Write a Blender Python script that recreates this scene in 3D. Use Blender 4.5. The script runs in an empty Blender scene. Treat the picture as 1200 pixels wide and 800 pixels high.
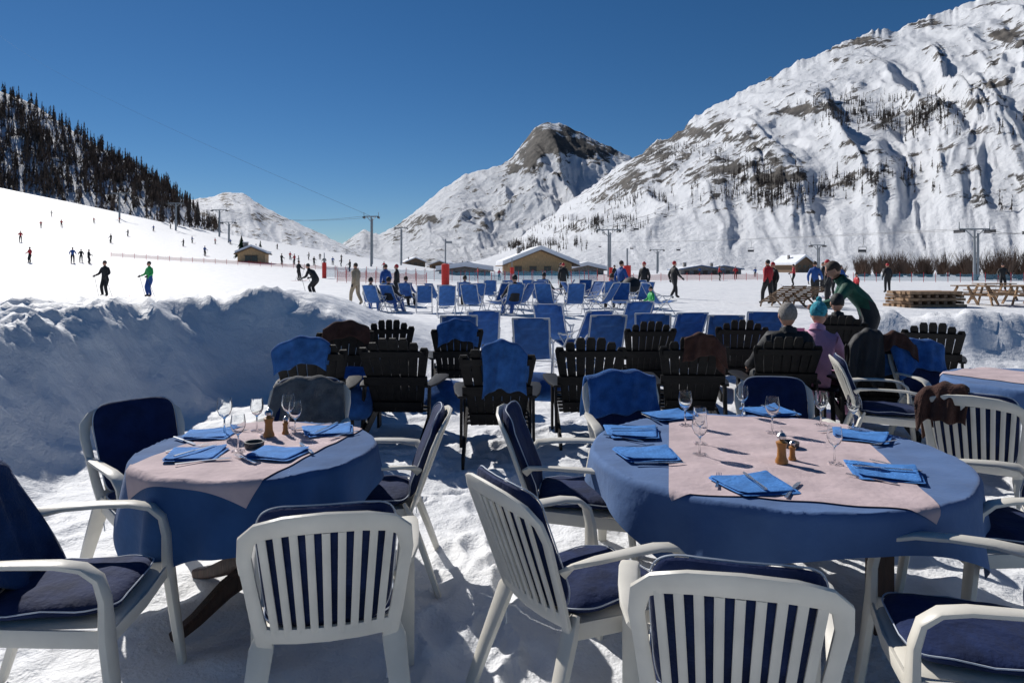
import bpy, math, random
import numpy as np
from mathutils import Vector, Matrix
random.seed(7)
H=1.63
# ------------------------------------------------------------ noise
def _h(ix,iy,seed):
    h=(ix*374761393+iy*668265263+seed*144269504)&0xffffffff
    h=((h^(h>>13))*1274126177)&0xffffffff
    h=((h^(h>>15))*2246822519)&0xffffffff
    return ((h^(h>>16))&0xffff)/32767.5-1.0
def vn(x,y,seed=0):
    x=np.asarray(x,float); y=np.asarray(y,float)
    ix=np.floor(x).astype(np.int64); iy=np.floor(y).astype(np.int64)
    fx=x-ix; fy=y-iy
    fx=fx*fx*fx*(fx*(fx*6-15)+10); fy=fy*fy*fy*(fy*(fy*6-15)+10)
    a=_h(ix,iy,seed);b=_h(ix+1,iy,seed);c=_h(ix,iy+1,seed);d=_h(ix+1,iy+1,seed)
    return (a*(1-fx)+b*fx)*(1-fy)+(c*(1-fx)+d*fx)*fy
def fbm(x,y,o=4,seed=0,g=.5):
    s=0;a=1;t=0
    for i in range(o):
        s=s+a*vn(x,y,seed+i*17); t+=a; a*=g; x,y=x*1.62-y*1.22+5.1,x*1.22+y*1.62+3.7
    return s/t
def ridged(x,y,o=5,seed=0,g=.55):
    s=0;a=1;t=0
    for i in range(o):
        s=s+a*(1-np.abs(vn(x,y,seed+i*13))*2); t+=a; a*=g; x,y=x*1.75-y*.9+1.3,x*.9+y*1.75+9.1
    return s/t
def sst(a,b,x):
    t=np.clip((x-a)/(b-a),0,1); return t*t*(3-2*t)
# ------------------------------------------------------------ materials
def newmat(name):
    m=bpy.data.materials.new(name); m.use_nodes=True
    nt=m.node_tree; p=nt.nodes['Principled BSDF']; return m,nt,p
def mat(name,c,rough=.6,var=.15,scale=8,bump=.0,bscale=60,metal=0,spec=.5,sheen=0,c2=None,stretch=None):
    m,nt,p=newmat(name); N=nt.nodes; L=nt.links
    tc=N.new('ShaderNodeTexCoord'); mp=N.new('ShaderNodeMapping'); L.new(tc.outputs['Object'],mp.inputs[0])
    if stretch: mp.inputs['Scale'].default_value=stretch
    n=N.new('ShaderNodeTexNoise'); n.inputs['Scale'].default_value=scale; n.inputs['Detail'].default_value=5
    L.new(mp.outputs[0],n.inputs[0])
    r=N.new('ShaderNodeValToRGB'); r.color_ramp.elements[0].position=.3; r.color_ramp.elements[1].position=.7
    lo=[max(0,v*(1-var)) for v in c]; hi=[min(1,v*(1+var)) for v in (c2 or c)]
    r.color_ramp.elements[0].color=(*lo,1); r.color_ramp.elements[1].color=(*hi,1)
    L.new(n.outputs[0],r.inputs[0]); L.new(r.outputs[0],p.inputs['Base Color'])
    p.inputs['Roughness'].default_value=rough; p.inputs['Metallic'].default_value=metal
    p.inputs['Specular IOR Level'].default_value=spec
    if sheen: p.inputs['Sheen Weight'].default_value=sheen
    if bump:
        n2=N.new('ShaderNodeTexNoise'); n2.inputs['Scale'].default_value=bscale; n2.inputs['Detail'].default_value=4
        L.new(mp.outputs[0],n2.inputs[0])
        b=N.new('ShaderNodeBump'); b.inputs['Strength'].default_value=bump; b.inputs['Distance'].default_value=.01
        L.new(n2.outputs[0],b.inputs['Height']); L.new(b.outputs[0],p.inputs['Normal'])
    return m
M={}
M['plastic']=mat('white_plastic',(.68,.65,.575),.4,.1,5,.15,25)
M['navy']=mat('navy_canvas',(.008,.019,.072),.85,.35,9,.5,45,spec=.2,sheen=.05)
M['navy2']=mat('navy_throw',(.018,.045,.125),.95,.35,9,.8,90,spec=.1,sheen=.1)
M['piping']=mat('white_piping',(.45,.50,.58),.7)
M['cloth']=mat('blue_tablecloth',(.036,.10,.25),.85,.16,6,.4,22,spec=.2,sheen=.1)
M['cloth_l']=mat('light_blue_tablecloth',(.082,.155,.325),.85,.12,5,.4,22,spec=.2,sheen=.1)
M['pink']=mat('pale_pink_runner',(.55,.44,.45),.85,.1,7,.4,30,spec=.2)
M['napkin']=mat('blue_napkin',(.065,.215,.54),.85,.22,14,.5,60,spec=.2)
M['towel']=mat('blue_towel',(.035,.12,.34),.95,.3,14,.9,120,spec=.1,sheen=.1)
M['brown']=mat('brown_blanket',(.07,.035,.028),.95,.3,14,.9,90,spec=.1,sheen=.1)
M['grey']=mat('grey_blanket',(.15,.15,.15),.95,.3,14,.9,90,spec=.1)
M['black']=mat('black_painted_wood',(.006,.0055,.0055),.55,.5,6,.4,30,spec=.3,stretch=(1,1,6))
M['wood']=mat('dark_wood',(.05,.022,.013),.5,.4,8,.4,20,stretch=(6,6,1))
M['timber']=mat('raw_timber',(.30,.19,.11),.8,.4,6,.3,40)
M['oldwood']=mat('weathered_wood',(.18,.115,.07),.8,.35,6,.3,40)
M['steel']=mat('steel',(.6,.6,.6),.25,.05,metal=1)
M['galv']=mat('galvanised_steel',(.30,.32,.34),.5,.15,2,metal=.4)
M['dark']=mat('dark_metal',(.05,.05,.055),.5,.2)
M['alu']=mat('painted_frame',(.6,.6,.6),.4,.1)
M['sling']=mat('blue_sling',(.03,.12,.36),.8,.25,10,.3,60)
M['amber']=mat('varnished_wood',(.42,.18,.04),.3,.2)
M['skin']=mat('skin',(.52,.28,.19),.55,.08,20)
M['hair_g']=mat('grey_hair',(.25,.23,.21),.8,.3,60,.8,150)
M['hair_b']=mat('brown_hair',(.05,.03,.02),.7,.3,60,.8,150)
M['c_black']=mat('black_jacket',(.012,.013,.016),.7,.3,8,.5,30)
M['c_green']=mat('green_jacket',(.03,.42,.10),.6,.2,8,.4,30)
M['c_dgreen']=mat('dark_green_jacket',(.012,.09,.055),.7,.35,9,.6,30)
M['c_pink']=mat('pink_jacket',(.58,.30,.44),.7,.15,8,.5,30)
M['c_red']=mat('red_jacket',(.5,.02,.03),.6,.2,8,.4,30)
M['c_beige']=mat('beige_jacket',(.42,.33,.22),.7,.2,8,.4,30)
M['c_blue']=mat('blue_pants',(.02,.09,.33),.7,.2,8,.4,30)
M['teal']=mat('teal_knit',(.04,.30,.38),.9,.5,30,.9,60)
M['eye']=mat('eye',(.03,.02,.02),.2)
M['red']=mat('red_pad',(.65,.03,.02),.5,.15)
M['roofsnow']=mat('roof_snow',(.84,.86,.9),.7,.04,1,.3,3)
M['chalet']=mat('honey_wood_cladding',(.56,.36,.18),.7,.3,3,.3,12,stretch=(4,4,.5))
M['window']=mat('window_glass',(.03,.04,.05),.1,.3)
M['stone']=mat('stone_wall',(.27,.25,.23),.85,.35,2,.4,5)
M['blueroof']=mat('blue_roof',(.06,.13,.27),.6,.2)
M['conifer']=mat('larch_conifer_foliage',(.060,.046,.036),.9,.6,.25,spec=.1,c2=(.135,.098,.076))
M['pine']=mat('pine_needles',(.022,.045,.022),.9,.5,1.5,spec=.1)
M['twig']=mat('bare_twigs',(.15,.105,.08),.9,.4,.5,spec=.1)
M['larch']=mat('larch_twigs',(.075,.062,.055),.9,.4,.5,spec=.1)
m,nt,p=newmat('clear_glass'); p.inputs['Base Color'].default_value=(.97,.98,.98,1); p.inputs['Roughness'].default_value=.02
p.inputs['Transmission Weight'].default_value=1; p.inputs['IOR'].default_value=1.3; M['glass']=m
def netmat(name,c,alpha):
    m,nt,p=newmat(name); p.inputs['Base Color'].default_value=(*c,1); p.inputs['Roughness'].default_value=.8
    N=nt.nodes;L=nt.links; tc=N.new('ShaderNodeTexCoord')
    w=N.new('ShaderNodeTexNoise'); w.inputs['Scale'].default_value=30; L.new(tc.outputs['Object'],w.inputs[0])
    mr=N.new('ShaderNodeMapRange'); mr.inputs[3].default_value=alpha-.25; mr.inputs[4].default_value=alpha+.25
    L.new(w.outputs[0],mr.inputs[0]); L.new(mr.outputs[0],p.inputs['Alpha']); return m
M['net_r']=netmat('red_net',(.6,.08,.06),.4); M['net_b']=netmat('blue_net',(.12,.36,.5),.4)
def snowmat(name):
    m,nt,p=newmat(name); N=nt.nodes; L=nt.links
    g=N.new('ShaderNodeNewGeometry')
    def noise(s,d=5):
        n=N.new('ShaderNodeTexNoise'); n.inputs['Scale'].default_value=s; n.inputs['Detail'].default_value=d
        L.new(g.outputs['Position'],n.inputs[0]); return n
    n1=noise(1.7); r=N.new('ShaderNodeValToRGB'); r.color_ramp.elements[0].position=.3; r.color_ramp.elements[1].position=.65
    r.color_ramp.elements[0].color=(.70,.72,.76,1); r.color_ramp.elements[1].color=(.84,.85,.87,1)
    L.new(n1.outputs[0],r.inputs[0]); L.new(r.outputs[0],p.inputs['Base Color'])
    p.inputs['Roughness'].default_value=.65; p.inputs['Specular IOR Level'].default_value=.3
    a=noise(4.5,7); b=noise(55,5); ad=N.new('ShaderNodeMath'); ad.operation='MULTIPLY_ADD'; ad.inputs[1].default_value=.16
    L.new(b.outputs[0],ad.inputs[0]); L.new(a.outputs[0],ad.inputs[2])
    bu=N.new('ShaderNodeBump'); bu.inputs['Strength'].default_value=.65; bu.inputs['Distance'].default_value=.08
    L.new(ad.outputs[0],bu.inputs['Height']); L.new(bu.outputs[0],p.inputs['Normal']); return m
M['snow']=snowmat('packed_snow')
def mountmat(name,scale,rock=(.055,.052,.052),rock2=(.19,.17,.15),bd=8,ns=10):
    m,nt,p=newmat(name); N=nt.nodes; L=nt.links
    g=N.new('ShaderNodeNewGeometry'); at=N.new('ShaderNodeAttribute'); at.attribute_name='rock'
    def noise(s,d=8,ro=.6,st=None):
        n=N.new('ShaderNodeTexNoise'); n.inputs['Scale'].default_value=s; n.inputs['Detail'].default_value=d; n.inputs['Roughness'].default_value=ro
        if st:
            mp=N.new('ShaderNodeMapping'); mp.inputs['Scale'].default_value=st; L.new(g.outputs['Position'],mp.inputs[0]); L.new(mp.outputs[0],n.inputs[0])
        else: L.new(g.outputs['Position'],n.inputs[0])
        return n
    n=noise(scale*ns,10,.72,(1,.7,1.2))
    mr=N.new('ShaderNodeMapRange'); mr.inputs[1].default_value=.3; mr.inputs[2].default_value=.7; mr.inputs[3].default_value=-.5; mr.inputs[4].default_value=.5
    mr.clamp=False
    L.new(n.outputs[0],mr.inputs[0])
    ad=N.new('ShaderNodeMath'); ad.operation='ADD'; L.new(at.outputs['Fac'],ad.inputs[0]); L.new(mr.outputs[0],ad.inputs[1])
    r=N.new('ShaderNodeValToRGB'); r.color_ramp.elements[0].position=.48; r.color_ramp.elements[1].position=.60
    L.new(ad.outputs[0],r.inputs[0])
    n2=noise(scale*6,6); rc=N.new('ShaderNodeValToRGB'); rc.color_ramp.elements[0].color=(*rock,1); rc.color_ramp.elements[1].color=(*rock2,1)
    rc.color_ramp.elements[0].position=.4; rc.color_ramp.elements[1].position=.72; L.new(n2.outputs[0],rc.inputs[0])
    mx=N.new('ShaderNodeMix'); mx.data_type='RGBA'; L.new(r.outputs[0],mx.inputs[0]); mx.inputs[6].default_value=(.77,.79,.83,1); L.new(rc.outputs[0],mx.inputs[7])
    L.new(mx.outputs[2],p.inputs['Base Color']); p.inputs['Roughness'].default_value=.8; p.inputs['Specular IOR Level'].default_value=.15
    bu=N.new('ShaderNodeBump'); bu.inputs['Strength'].default_value=.85; bu.inputs['Distance'].default_value=bd
    L.new(n.outputs[0],bu.inputs['Height']); L.new(bu.outputs[0],p.inputs['Normal']); return m
M['mt_far']=mountmat('far_mountain',.0022,bd=34,ns=9); M['mt_right']=mountmat('right_mountain',.004,bd=12,ns=9); M['mt_left']=mountmat('left_hills',.008,(.06,.05,.042),(.15,.12,.10),bd=5)
# ------------------------------------------------------------ mesh builder
def V(*a): return Vector(a)
def spw(v,e): return math.copysign(abs(v)**e,v)
class MB:
    def __init__(s): s.v=[];s.f=[];s.m=[];s.mats=[]
    def mi(s,k):
        if k not in s.mats: s.mats.append(k)
        return s.mats.index(k)
    def add(s,vs,fs,k):
        o=len(s.v); s.v+= [tuple(v) for v in vs]; i=s.mi(k)
        for f in fs: s.f.append(tuple(a+o for a in f)); s.m.append(i)
    def rings(s,R,k,cap=True,close=True):
        n=len(R[0]); vs=[p for r in R for p in r]; fs=[]
        for i in range(len(R)-1):
            for j in range(n if close else n-1):
                a=i*n+j;b=i*n+(j+1)%n; fs.append((a,b,b+n,a+n))
        if cap: fs.append(tuple(range(n-1,-1,-1))); fs.append(tuple((len(R)-1)*n+j for j in range(n)))
        s.add(vs,fs,k)
    def sweep(s,pts,w,t,hint,k,n=8,e=.5):
        pts=[Vector(p) for p in pts]; N=len(pts); hint=Vector(hint)
        if not hasattr(w,'__len__'): w=[w]*N
        if not hasattr(t,'__len__'): t=[t]*N
        R=[]
        for i,p in enumerate(pts):
            T=(pts[min(i+1,N-1)]-pts[max(i-1,0)]).normalized()
            nn=(hint-T*hint.dot(T))
            if nn.length<1e-4: nn=T.orthogonal()
            nn.normalize(); sd=T.cross(nn)
            R.append([p+sd*(w[i]/2*spw(math.cos(a),e))+nn*(t[i]/2*spw(math.sin(a),e)) for a in [math.tau*(j+.5)/n for j in range(n)]])
        s.rings(R,k)
    def tube(s,pts,r,k,n=6,hint=(.3,.2,1)):
        w=[2*a for a in r] if hasattr(r,'__len__') else 2*r
        s.sweep(pts,w,w,hint,k,n,1)
    def beam(s,a,b,w,t,hint,k): s._beam(Vector(a),Vector(b),w,t,Vector(hint),k)
    def _beam(s,a,b,w,t,h,k):
        T=(b-a).normalized(); nn=h-T*h.dot(T)
        if nn.length<1e-4: nn=T.orthogonal()
        nn.normalize(); sd=T.cross(nn)
        R=[[p+sd*(w/2*x)+nn*(t/2*y) for x,y in ((-1,-1),(1,-1),(1,1),(-1,1))] for p in (a,b)]
        s.rings(R,k)
    def box(s,c,d,k):
        s._beam(V(c[0],c[1],c[2]-d[2]/2),V(c[0],c[1],c[2]+d[2]/2),d[1],d[0],V(1,0,0),k)
    def pad(s,fn,k,nl=28,nt=9,eo=.45,et=.6):
        R=[]
        for i in range(nt+1):
            la=-math.pi/2+math.pi*i/nt; c=max(math.cos(la),0)**et; sn=math.sin(la)
            if i in(0,nt): c=.02
            R.append([Vector(fn(c*spw(math.cos(a),eo),c*spw(math.sin(a),eo),sn)) for a in [math.tau*j/nl for j in range(nl)]])
        s.rings(R,k)
    def lathe(s,prof,k,n=16,o=(0,0,0),cap=False):
        s.rings([[V(o[0]+r*math.cos(math.tau*j/n),o[1]+r*math.sin(math.tau*j/n),o[2]+z) for j in range(n)] for r,z in prof],k,cap)
    def ell(s,c,r,k,nl=12,nt=8,rot=None):
        c=Vector(c)
        def fn(a,b,d):
            q=V(a*r[0],b*r[1],d*r[2]); 
            if rot: q=rot@q
            return c+q
        s.pad(fn,k,nl,nt,1,1)
    def grid(s,fn,nu,nv,k):
        vs=[fn(i/nu,j/nv) for j in range(nv+1) for i in range(nu+1)]
        fs=[(j*(nu+1)+i,j*(nu+1)+i+1,(j+1)*(nu+1)+i+1,(j+1)*(nu+1)+i) for j in range(nv) for i in range(nu)]
        s.add(vs,fs,k)
    def mesh(s,name,smooth=35):
        me=bpy.data.meshes.new(name); me.from_pydata(s.v,[],s.f)
        for k in s.mats: me.materials.append(M[k])
        me.polygons.foreach_set('material_index',s.m); 
        if smooth:
            me.polygons.foreach_set('use_smooth',[True]*len(s.f))
            me.set_sharp_from_angle(angle=math.radians(smooth))
        me.update(); return me
def put(name,me,loc=(0,0,0),rz=0,sc=1,parent=None,rot=None):
    o=bpy.data.objects.new(name,me); o.location=loc; o.rotation_euler=rot or (0,0,rz); o.scale=(sc,sc,sc) if not hasattr(sc,'__len__') else sc
    bpy.context.scene.collection.objects.link(o)
    if parent: o.parent=parent
    return o
def empty(name,loc=(0,0,0),rz=0):
    return put(name,None,loc,rz)
def face(dx,dy): return math.atan2(dy,dx)-math.pi/2
# ------------------------------------------------------------ terrain
ES=[-1.6,-.9,-.75,-.59,-.5,-.375,-.225,-.08]; EE=[.16,.13,.119,.086,.066,.044,.019,0]
def gz(x,y):
    x=np.asarray(x,float); y=np.asarray(y,float)
    dd=np.hypot(np.maximum(0,-1.7-x),np.maximum(0,y-7.5))-1.7
    Hb=1.25*sst(-.6,-3.7,x)
    crest=sst(0,1.4,dd+.3*fbm(x*.9,y*.9,3,5))
    back=1-.82*sst(1.6,16,dd)
    bank=Hb*crest*back*(1-.55*sst(12,19,y)*sst(-9,-5,x))
    bank=bank*(1+.06*fbm(x*.8+3,y*.8,4,9)*sst(14,6,dd))+ (.13*fbm(x*1.9,y*1.9,4,21)+.13*ridged(x*3,y*3,5,25,.6)-.05)*crest*sst(3.2,.9,dd)*sst(-.8,-3,x)
    right=.22*sst(11,20,y)*sst(-3.2,-.3,x)
    mound=(.75*np.exp(-(((x-7.6)/2.3)**2+((y-12.5)/1.3)**2))+.45*np.exp(-(((x-11.5)/3)**2+((y-14)/1.6)**2)))*(1+.5*fbm(x*1.2,y*1.2,4,31))
    lip=.16*np.exp(-((y-12.4-.4*fbm(x*.5,x*0,2,3))/.6)**2)*sst(-3,-.5,x)*(1+.8*fbm(x*2,y*2,3,8))
    z=bank+right+mound+lip
    Y=np.maximum(y,1); s=x/Y; e=np.interp(s,ES,EE); t=np.clip((y-38)/222,0,1)
    z=z+(e*260+1.3*np.minimum(1,e/.02))*t**1.5*(y>38)
    z=z+.12*fbm(x*.05,y*.05,3,44)*sst(20,60,y)*np.minimum(1,40/np.maximum(y,1)+.3)
    near=sst(18,9,y)
    return z+near*(.035*fbm(x*1.9,y*1.9,3,1)+.022*fbm(x*6,y*6,4,2)+.012*ridged(x*3.5,y*3.5,3,6)-.005) +.03*fbm(x*.9,y*.9,3,4)*sst(60,15,y)
def gz1(x,y): return float(gz(x,y))
def gridmesh(name,X,Y,Z,attr=None,smooth=True):
    nv,nu=X.shape; me=bpy.data.meshes.new(name)
    co=np.stack([X,Y,Z],-1).reshape(-1,3).astype(np.float32)
    i=np.arange((nv-1)*(nu-1)); r=i//(nu-1); c=i%(nu-1); a=r*nu+c
    q=np.stack([a,a+1,a+nu+1,a+nu],-1).astype(np.int32).ravel()
    me.vertices.add(len(co)); me.vertices.foreach_set('co',co.ravel())
    me.loops.add(len(q)); me.loops.foreach_set('vertex_index',q)
    me.polygons.add(len(i)); me.polygons.foreach_set('loop_start',(i*4).astype(np.int32)); me.polygons.foreach_set('loop_total',np.full(len(i),4,np.int32))
    me.update(calc_edges=True); me.polygons.foreach_set('use_smooth',[smooth]*len(i))
    if attr is not None:
        at=me.attributes.new('rock','FLOAT','POINT'); at.data.foreach_set('value',attr.ravel().astype(np.float32))
    me.validate(); return me
rows=np.concatenate([np.arange(-3.2,1,.05),np.arange(1,8,.03),8*np.power(6000/8,np.linspace(0,1,330))])
ss=np.linspace(-1.7,1.7,640); ss=np.sign(ss)*np.abs(ss/1.7)**1.35*1.7
YY,SS=np.meshgrid(rows,ss,indexing='ij'); XX=SS*(YY+4); ZZ=gz(XX,YY)
# boot prints trodden into the terrace snow
r0,r1=np.searchsorted(rows,[1.0,9.5]); xs,ys=XX[r0:r1],YY[r0:r1]; dz=np.zeros_like(xs); rs=random.Random(3)
paths=[((-.2,1.2),(0.0,9)),((-2.6,3),(-.3,5)),((-3,4.6),(3,5.4)),((.2,2),(-.3,7)),((-1.2,5),(1.5,8.6)),((2.4,4.4),(2.2,9)),((-2.8,2),(-2.6,7)),((-.6,1.6),(.3,5.5)),((-2.9,5.8),(.5,6)),((-1.2,1.6),(.9,1.7))]
for (ax,ay),(bx,by) in paths:
    L=math.hypot(bx-ax,by-ay); n=int(L/.36); an=math.atan2(by-ay,bx-ax)
    for i in range(n):
        f=i/n; px_=ax+(bx-ax)*f-math.sin(an)*.11*(1 if i%2 else -1)+rs.uniform(-.12,.12); py_=ay+(by-ay)*f+math.cos(an)*.11*(1 if i%2 else -1)+rs.uniform(-.12,.12)
        a=an+rs.uniform(-.4,.4); u=(xs-px_)*math.cos(a)+(ys-py_)*math.sin(a); v=-(xs-px_)*math.sin(a)+(ys-py_)*math.cos(a)
        q=(u/.15)**2+(v/.06)**2; dz+=-.028*np.exp(-q**2)+.012*np.exp(-(q-1.9)**2*2)
ZZ[r0:r1]+=np.clip(dz,-.045,.03)
me=gridmesh('snow_ground',XX,YY,ZZ); me.materials.append(M['snow']); put('snow_ground',me)

def mountain(name,ridge,base,matk,nu,nv,amp,gf,rockf,seed,shape=1.0,vmax=1.35):
    pxs=[r[0] for r in ridge]
    px=np.linspace(pxs[0],pxs[-1],nu); py=np.interp(px,pxs,[r[1] for r in ridge]); D=np.interp(px,pxs,[r[2] for r in ridge])
    kk=np.hanning(2*gf.get('sm',9)+1); kk/=kk.sum(); ly=np.convolve(np.pad(py,len(kk)//2,'edge'),kk,'valid')
    kb=np.hanning(6*gf.get('sm',9)+1); kb/=kb.sum(); lb=np.convolve(np.pad(py,len(kb)//2,'edge'),kb,'valid')
    jag=fbm(px/14,px*0,4,seed+5)*gf['jag']+fbm(px/3.5,px*0+3,3,seed+6)*gf['jag']*.45
    v=np.linspace(0,vmax,nv); VV,PX=np.meshgrid(v,px,indexing='ij'); DD=np.broadcast_to(D,VV.shape)
    up=np.minimum(VV,1)
    PYE=lb+(ly-lb)*up**5+(-jag)*up**14
    ZR=H+(315-PYE)/800*DD
    B=np.broadcast_to(np.interp(px,[b[0] for b in base],[b[1] for b in base]),VV.shape)
    Yv=B+(DD-B)*VV; S=(PX-600)/800; Xv=S*Yv
    Z=-2+(ZR+2)*up**shape; Z=Z-np.maximum(VV-1,0)*(DD-B)*.8
    hgt=np.maximum(ZR,1)
    g=ridged(Xv/gf['s'],Yv/gf['s'],6,seed,.5)
    n=fbm(Xv/gf['s']/2.5,Yv/gf['s']/2.5,7,seed+9,.5)
    gu=ridged(PX/gf['gx']+VV*gf['dg']+.7*fbm(PX/70,VV*3,3,seed+2),VV*gf['gv']+PX*.004,5,seed+40,.5)
    env=np.sin(np.pi*np.clip(VV,0,1)**.9)*.9+.04
    Z=Z+env*amp*hgt*(.35*(g-.1)+.9*n+gf['gw']*(gu-.2))
    el=315-(Z-H)/np.maximum(Yv,1)*800
    rock=rockf(PX,el,VV,0,g,n)+.18*(gu-.2)
    me=gridmesh(name,Xv,Yv,Z,rock); me.materials.append(M[matk]); put(name,me)
    return Xv,Yv,Z,PX,el,VV
def blob(PX,EL,l):
    s=0
    for x,y,rx,ry,w in l: s=s+w*np.exp(-(((PX-x)/rx)**2+((EL-y)/ry)**2))
    return s
def rf(PX,EL,V_,sl,g,n):
    return .22+blob(PX,EL,[(650,164,52,21,.75),(612,182,22,12,.35),(705,177,40,10,.5),(600,195,30,8,.25),(555,225,45,12,.2),(640,215,40,12,.18),(520,255,60,14,.2),(470,268,26,10,.25),(600,240,40,14,.18)])+.32*fbm(PX/24,EL/9+PX/60,4,77)+.12*(g-.3)
mountain('far_mountain',[(330,300,3000),(400,286,3000),(425,268,3000),(445,274,3000),(470,262,3000),(500,236,3000),(540,207,3000),(572,198,3000),(598,187,3000),(612,168,3000),(628,148,3000),(645,142,3000),(668,148,3000),(692,161,3000),(716,173,3000),(738,184,3000),(800,225,3000),(900,290,3000)],[(0,1500),(2000,1500)],'mt_far',460,220,.24,dict(s=420,jag=2.6,sm=3,gx=40,gv=2.2,dg=1.5,gw=.5),rf,3)
def rr(PX,EL,V_,sl,g,n):
    b=blob(PX,EL,[(800,165,38,20,.38),(835,150,26,14,.25),(945,128,34,9,.6),(915,133,20,7,.3),(1015,50,26,8,.6),(985,72,26,8,.35),(1080,28,40,8,.35),(745,215,45,16,.30),(690,235,34,16,.28),(860,190,50,22,.22),(920,215,50,26,.20),(1000,215,90,16,.15),(1045,135,60,22,.25),(1100,120,40,8,.2),(1140,119,26,5,.55),(1185,40,30,18,.45),(1180,100,35,8,.45),(760,180,20,10,.45),(660,270,50,10,.2),(820,200,40,14,.2),(870,165,40,10,.2),(1120,60,50,10,.2),(950,95,50,8,.2)])
    band=.3*np.maximum(0,fbm(PX/60+EL/40,(EL+PX*.22)/9,3,61))
    return .20+.95*b+band+.38*fbm(PX/20,EL/11+PX/70,5,91,.6)+.12*(g-.3)-.26*sst(235,285,EL)
RM=mountain('right_mountain',[(440,318,2300),(540,306,2300),(585,292,2300),(612,272,2250),(650,246,2150),(700,211,2000),(735,186,1950),(765,170,1900),(800,150,1850),(830,126,1800),(865,110,1750),(900,92,1700),(950,66,1650),(1000,46,1600),(1020,38,1580),(1060,31,1540),(1110,12,1500),(1150,-6,1450),(1200,-24,1400),(1350,-70,1300),(1650,-130,1200),(2100,-160,1100)],[(440,900),(700,650),(1200,420),(2100,300)],'mt_right',900,330,.11,dict(s=230,jag=5,sm=5,gx=60,gv=2.6,dg=2.2,gw=.5),rr,11,1.12)
def rl(PX,EL,V_,sl,g,n): return .33+.4*fbm(PX/12,EL/6,4,17)
mountain('back_hill',[(120,240,1100),(200,236,1100),(245,231,1100),(262,225,1100),(288,228,1100),(312,243,1100),(350,261,1100),(385,278,1100),(430,298,1100),(470,312,1100)],[(0,500),(2000,500)],'mt_left',260,90,.14,dict(s=110,jag=1.8,sm=4,gx=24,gv=2,dg=1,gw=.4),rl,23)
def rh(PX,EL,V_,sl,g,n): return .16+.3*fbm(PX/20,EL/8,4,57)+.16*V_
LH=mountain('forest_hill',[(-700,-20,480),(-300,25,480),(-100,72,480),(0,106,480),(40,122,480),(80,150,480),(120,174,480),(160,196,480),(200,222,480),(232,250,480),(275,282,480),(300,300,480)],[(-700,262),(2000,262)],'mt_left',260,90,.08,dict(s=80,jag=1.2,sm=4,gx=50,gv=2,dg=1,gw=.3),rh,37)
# ------------------------------------------------------------ trees
def conifer(mb,x,y,z,h,k,tiers=6,sp=7,r=.2,sparse=0):
    mb.add([(x-.012*h,y,z-.3),(x+.012*h,y,z-.3),(x,y+.012*h,z-.3),(x,y,z+h*.9)],[(0,1,3),(1,2,3),(2,0,3)],k)
    for t in range(tiers):
        f=t/tiers; zz=z+h*(.12+.8*f); rad=h*r*(1-f*.88)*random.uniform(.75,1.2); top=zz+h*.26*(1-.4*f); a0=random.random()*6
        ox,oy=random.uniform(-1,1)*rad*.12,random.uniform(-1,1)*rad*.12
        for j in range(sp):
            if random.random()<sparse: continue
            a=a0+math.tau*j/sp; rj=rad*random.uniform(.6,1.2); da=math.pi/sp*random.uniform(.6,1.05); zd=zz-random.uniform(0,.05)*h
            mb.add([(x+ox+rj*math.cos(a),y+oy+rj*math.sin(a),zd),(x+ox+rj*.6*math.cos(a+da),y+oy+rj*.6*math.sin(a+da),zz+.05*h),(x+ox,y+oy,top),(x+ox+rj*.6*math.cos(a-da),y+oy+rj*.6*math.sin(a-da),zz+.05*h)],[(0,1,2),(0,2,3)],k)
def scatter(T,n,test,hr,k,name,tiers=4,sp=5,r=.17,sparse=.15):
    X,Y,Z,PX,EL,VV=T; mb=MB(); c=0; tries=0
    while c<n and tries<n*60:
        tries+=1; i=random.randrange(1,X.shape[0]-1); j=random.randrange(X.shape[1]-1)
        if VV[i,j]>1.0 or random.random()>test(PX[i,j],EL[i,j],VV[i,j]): continue
        a=random.random(); x=X[i,j]*(1-a)+X[i,j+1]*a; y=Y[i,j]*(1-a)+Y[i,j+1]*a; z=Z[i,j]*(1-a)+Z[i,j+1]*a
        conifer(mb,x,y,z-.3,random.uniform(*hr),k,tiers,sp,r,sparse); c+=1
    put(name,mb.mesh(name,0))
def tl(px,el,v):
    if px<-300 or px>255: return 0
    low=236+max(0,px)*.14; f=float(fbm(px/16,el/10,3,12))
    return (1 if el<low-14 else (.35 if el<low else .04))*(1 if f>-.15 else .3)
scatter(LH,3300,tl,(6,13),'conifer','forest_trees',5,6,.16,.32)
def tr(px,el,v):
    b=blob(px,el,[(690,265,60,12,.6),(820,230,40,10,.3),(900,232,45,16,1.),(960,222,70,14,.9),(1050,205,60,12,.6),(800,180,50,12,.5),(1010,130,70,18,.8),(1080,150,40,14,.7),(880,205,40,14,.7),(740,235,40,14,.5),(620,290,60,8,.8),(1100,225,40,10,.5),(1090,130,30,10,.5),(1190,150,40,15,.2),(1170,245,50,8,.3)])
    f=float(fbm(px/14,el/8,3,3)); return b*b*(.15 if f<0 else 1.1)
scatter(RM,3200,tr,(9,17),'larch','mountain_larches',4,5,.12,.35)
def place(px,Y): x=(px-600)/800*Y; return x,Y,gz1(x,Y)
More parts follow.
